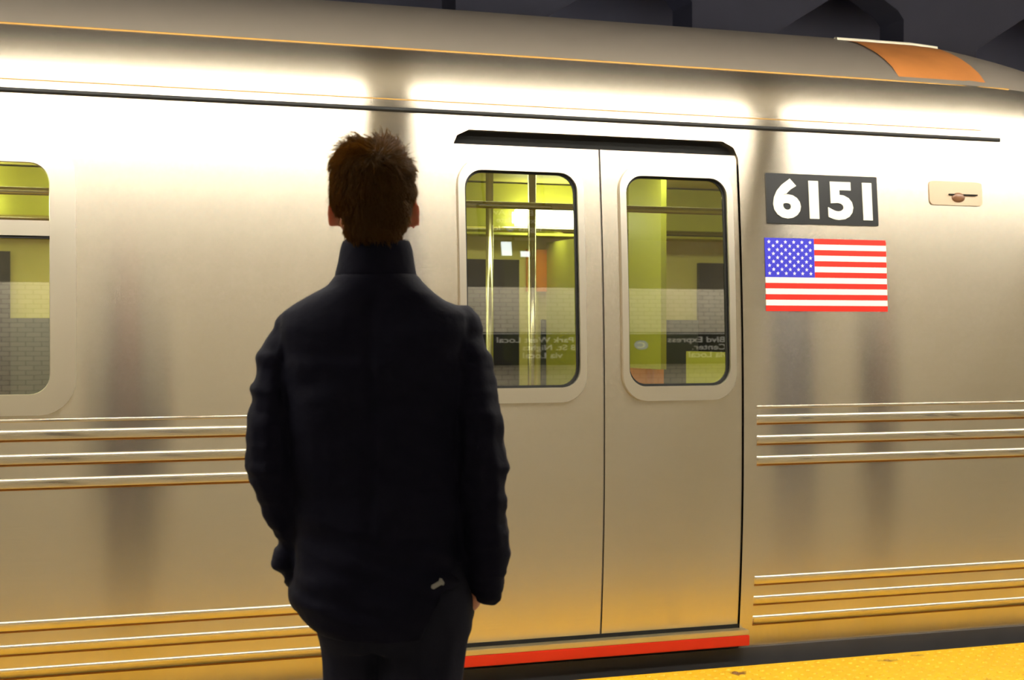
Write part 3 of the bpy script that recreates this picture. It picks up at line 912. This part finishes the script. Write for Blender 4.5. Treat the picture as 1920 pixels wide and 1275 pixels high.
# stand collar: wrapped round the neck, open at the front
bm = bmesh.new()
rows = []
A0, A1 = R(115), R(425)
nseg = 44
for (py, l, r, ryy, th) in ((520, 628, 784, 0.074, 0), (500, 634, 779, 0.071, 0), (480, 638, 777, 0.070, 0), (462, 640, 774, 0.069, 0), (448, 645, 770, 0.067, 0)):
    cx = (LX(l) + LX(r)) / 2; rx = (LX(r) - LX(l)) / 2
    row = []
    for k in range(nseg + 1):
        a = A0 + (A1 - A0) * k / nseg
        drop = 0.010 * (math.sin(a) + 1) * 0.5 if py < 470 else 0
        row.append(bm.verts.new((cx + rx * math.cos(a), -0.018 + ryy * math.sin(a), LZ_(py) - drop + 0.0025 * nz(Vector((math.cos(a) * 2, math.sin(a) * 2, py))))))
    rows.append(row)
for i in range(len(rows) - 1):
    for k in range(nseg): bm.faces.new((rows[i][k], rows[i][k + 1], rows[i + 1][k + 1], rows[i + 1][k]))
bmesh.ops.recalc_face_normals(bm, faces=bm.faces)
bmesh.ops.solidify(bm, geom=bm.faces[:], thickness=0.007)
bmesh.ops.recalc_face_normals(bm, faces=bm.faces)
co = obj('collar', bm, M['jacket'], jacket, angle=60)
sd = co.modifiers.new('s', 'SUBSURF'); sd.levels = 1; sd.render_levels = 2

# metal pull on the jacket's lifted hem
bm = bmesh.new(); box(bm, -0.012, 0.010, -0.004, 0.004, -0.0045, 0.0045); box(bm, 0.008, 0.015, -0.005, 0.005, -0.007, 0.008)
bmesh.ops.bevel(bm, geom=bm.edges[:], offset=0.002, segments=2, affect='EDGES')
bmesh.ops.transform(bm, matrix=Matrix.Translation((LX(825), -0.140, LZ_(1076))) @ Matrix.Rotation(R(-30), 4, 'Y'), verts=bm.verts)
obj('toggle', bm, M['zip'], jacket, angle=40)['label'] = 'small grey metal toggle at the hem'

# --- trousers
bm = bmesh.new()
loft(bm, [ring(1214, 600, 874, 0.09, 0, 2.4), ring(1180, 592, 886, 0.116, -0.002, 2.4), ring(1120, 588, 886, 0.118, -0.004, 2.4), ring(1060, 584, 870, 0.112, 0, 2.4), ring(1010, 586, 850, 0.10, 0, 2.4)])
def leg(path, k):
    for a, b in zip(path, path[1:]):
        capsule(bm, (LX(a[0]), a[2], LZ_(a[1])), a[3], (LX(b[0]), b[2], LZ_(b[1])), b[3])
leg([(657, 1170, 0.0, .074), (662, 1275, 0.010, .066), (660, 1500, 0.015, .068), (656, 1650, 0.0, .062), (654, 1800, -0.01, .060), (654, 1835, -0.01, .062)], 1)
leg([(800, 1170, -0.012, .098), (790, 1275, -0.02, .091), (782, 1400, -0.02, .080), (776, 1500, -0.02, .072), (774, 1650, -0.03, .066), (772, 1800, -0.035, .062), (772, 1835, -0.035, .064)], 1)
# bulge of the hand in the right pocket
capsule(bm, (LX(862), 0.04, LZ_(1150)), 0.036, (LX(835), 0.06, LZ_(1225)), 0.042, 0.9, 1.35)
capsule(bm, (LX(615), 0.085, LZ_(1150)), 0.034, (LX(635), 0.085, LZ_(1230)), 0.034, 0.9, 1.1)
bm = remesh(bm, 0.008, 5)
bm.normal_update()
dd = [0.006 * nz(Vector((v.co.x * 6, v.co.y * 6, v.co.z * 9))) + (0.005 * nz(Vector((v.co.x * 5, v.co.y * 5, v.co.z * 32))) if v.co.z < 0.3 else 0) - 0.006 * math.exp(-((v.co.x * S + 705 - 704) / 9) ** 2) for v in bm.verts]
for v, d in zip(list(bm.verts), dd): v.co += v.normal * d
obj('trousers', bm, M['trousers'], man, smooth=True)

# --- shoes
for (px, y0) in ((654, -0.01), (772, -0.035)):
    x = LX(px)
    bm = bmesh.new()
    capsule(bm, (x, y0 - 0.045, 0.045), 0.040, (x, y0 + 0.05, 0.048), 0.042)
    capsule(bm, (x, y0 + 0.05, 0.046), 0.042, (x, y0 + 0.165, 0.034), 0.034, 1.15)
    capsule(bm, (x, y0 - 0.02, 0.06), 0.042, (x, y0 - 0.02, 0.10), 0.042)
    bm = remesh(bm, 0.006, 5)
    for v in bm.verts:
        if v.co.z < 0.018: v.co.z = 0.018
    sh = obj('shoe', bm, M['shoe'], man, smooth=True)
    bm = bmesh.new()
    pts = []
    for k in range(28):
        a = 2 * math.pi * k / 28
        yy = math.sin(a); wdt = 0.042 if yy > 0 else 0.036
        pts.append((x + wdt * math.cos(a), y0 + 0.055 + 0.142 * yy))
    A = [bm.verts.new((p[0], p[1], 0.0)) for p in pts]; B = [bm.verts.new((p[0], p[1], 0.02)) for p in pts]
    bm.faces.new(A[::-1]); bm.faces.new(B)
    for k in range(28): bm.faces.new((A[k], A[(k + 1) % 28], B[(k + 1) % 28], B[k]))
    obj('sole', bm, M['rubber'], sh, angle=40)

# --- hair: a shaped mass with combed locks laid over it
bm = bmesh.new()
sph(bm, (LX(700), -0.012, LZ_(356)), 0.0865, 0.104, 0.090, sub=3)
sph(bm, (LX(698), 0.01, LZ_(315)), 0.071, 0.085, 0.048, sub=3)
sph(bm, (LX(678), 0.03, LZ_(293)), 0.036, 0.055, 0.030, sub=2)
sph(bm, (LX(728), 0.01, LZ_(304)), 0.036, 0.055, 0.026, sub=2)
sph(bm, (LX(708), -0.042, LZ_(398)), 0.071, 0.066, 0.064, sub=3)
sph(bm, (LX(704), -0.052, LZ_(432)), 0.058, 0.048, 0.042, sub=3)
# keep the face clear
bm = remesh(bm, 0.005, 4)
bm.normal_update()
for v in list(bm.verts):
    p = v.co
    v.co += v.normal * (0.004 * nz(p * 22) + 0.002 * nz(Vector((p.x * 90, p.y * 90, p.z * 30))))
kill = [f for f in bm.faces if (lambda c: c.y > 0.035 and c.z < hz + 0.055 or (c.y > -0.008 and c.z < LZ_(376)))(f.calc_center_median())]
bmesh.ops.delete(bm, geom=kill, context='FACES')
bm.faces.ensure_lookup_table()
bm.normal_update()
faces = [(f.calc_center_median().copy(), f.normal.copy(), f.calc_area()) for f in bm.faces]
rnd = random.Random(3)
crown = Vector((LX(715), -0.065, LZ_(285)))
vs, fs = [], []
wts = [f[2] for f in faces]
picks = rnd.choices(range(len(faces)), weights=wts, k=12000)
for i in picks:
    c, n, _ = faces[i]
    away = c - crown
    away = away - n * away.dot(n)
    if away.length < 1e-4: continue
    away.normalize()
    swirl = n.cross(away) * 0.35
    top = max(0.0, min(1.0, (c.z - LZ_(330)) / 0.06))
    down = Vector((0, 0, -1)) - n * Vector((0, 0, -1)).dot(n)
    comb = Vector((-0.5, 0.7, 0.1)); comb = comb - n * comb.dot(n)
    d = away * 0.6 + swirl + down * (0.9 * (1 - top)) + comb * top * 0.9
    d += Vector((rnd.gauss(0, .22), rnd.gauss(0, .22), rnd.gauss(0, .22)))
    cl = noise.noise_vector(c * 28); d += cl * (0.5 + 0.5 * top)
    d.normalize()
    L = (0.016 + 0.026 * top) * rnd.uniform(0.7, 1.3)
    lift = rnd.uniform(0.10, 0.30) + 0.04 * top
    r = rnd.uniform(0.0005, 0.0009)
    side = d.cross(n).normalized()
    base = len(vs)
    pts = [c - n * 0.002, c + d * L * 0.4 + n * L * lift * 0.75, c + d * L * 0.75 + n * L * lift, c + d * L + n * L * lift * 0.8]
    for k, p in enumerate(pts):
        rr = r * (1, 1, 0.75, 0.15)[k]
        for a in (0, 2.094, 4.189):
            vs.append(p + side * rr * math.cos(a) + n * rr * math.sin(a))
    for k in range(3):
        for j in range(3):
            a0 = base + k * 3 + j; a1 = base + k * 3 + (j + 1) % 3
            fs.append((a0, a1, a1 + 3, a0 + 3))
me = bpy.data.meshes.new('locks'); me.from_pydata([tuple(v) for v in vs], [], fs)
bm.from_mesh(me); bpy.data.meshes.remove(me)
obj('hair', bm, M['hair'], man, smooth=True)

# a second person further along, seen only mirrored in the side of the train
p2 = copy_tree(man)
q = 9.0
p2.location = (math.tan(YAW + math.atan(690 / F_PX)) * q, 11.4 - q, 0)
p2.rotation_euler = (0, 0, R(-35))
tag(p2, 'person in dark clothes standing on the platform outside the frame, mirrored in the train', 'person')
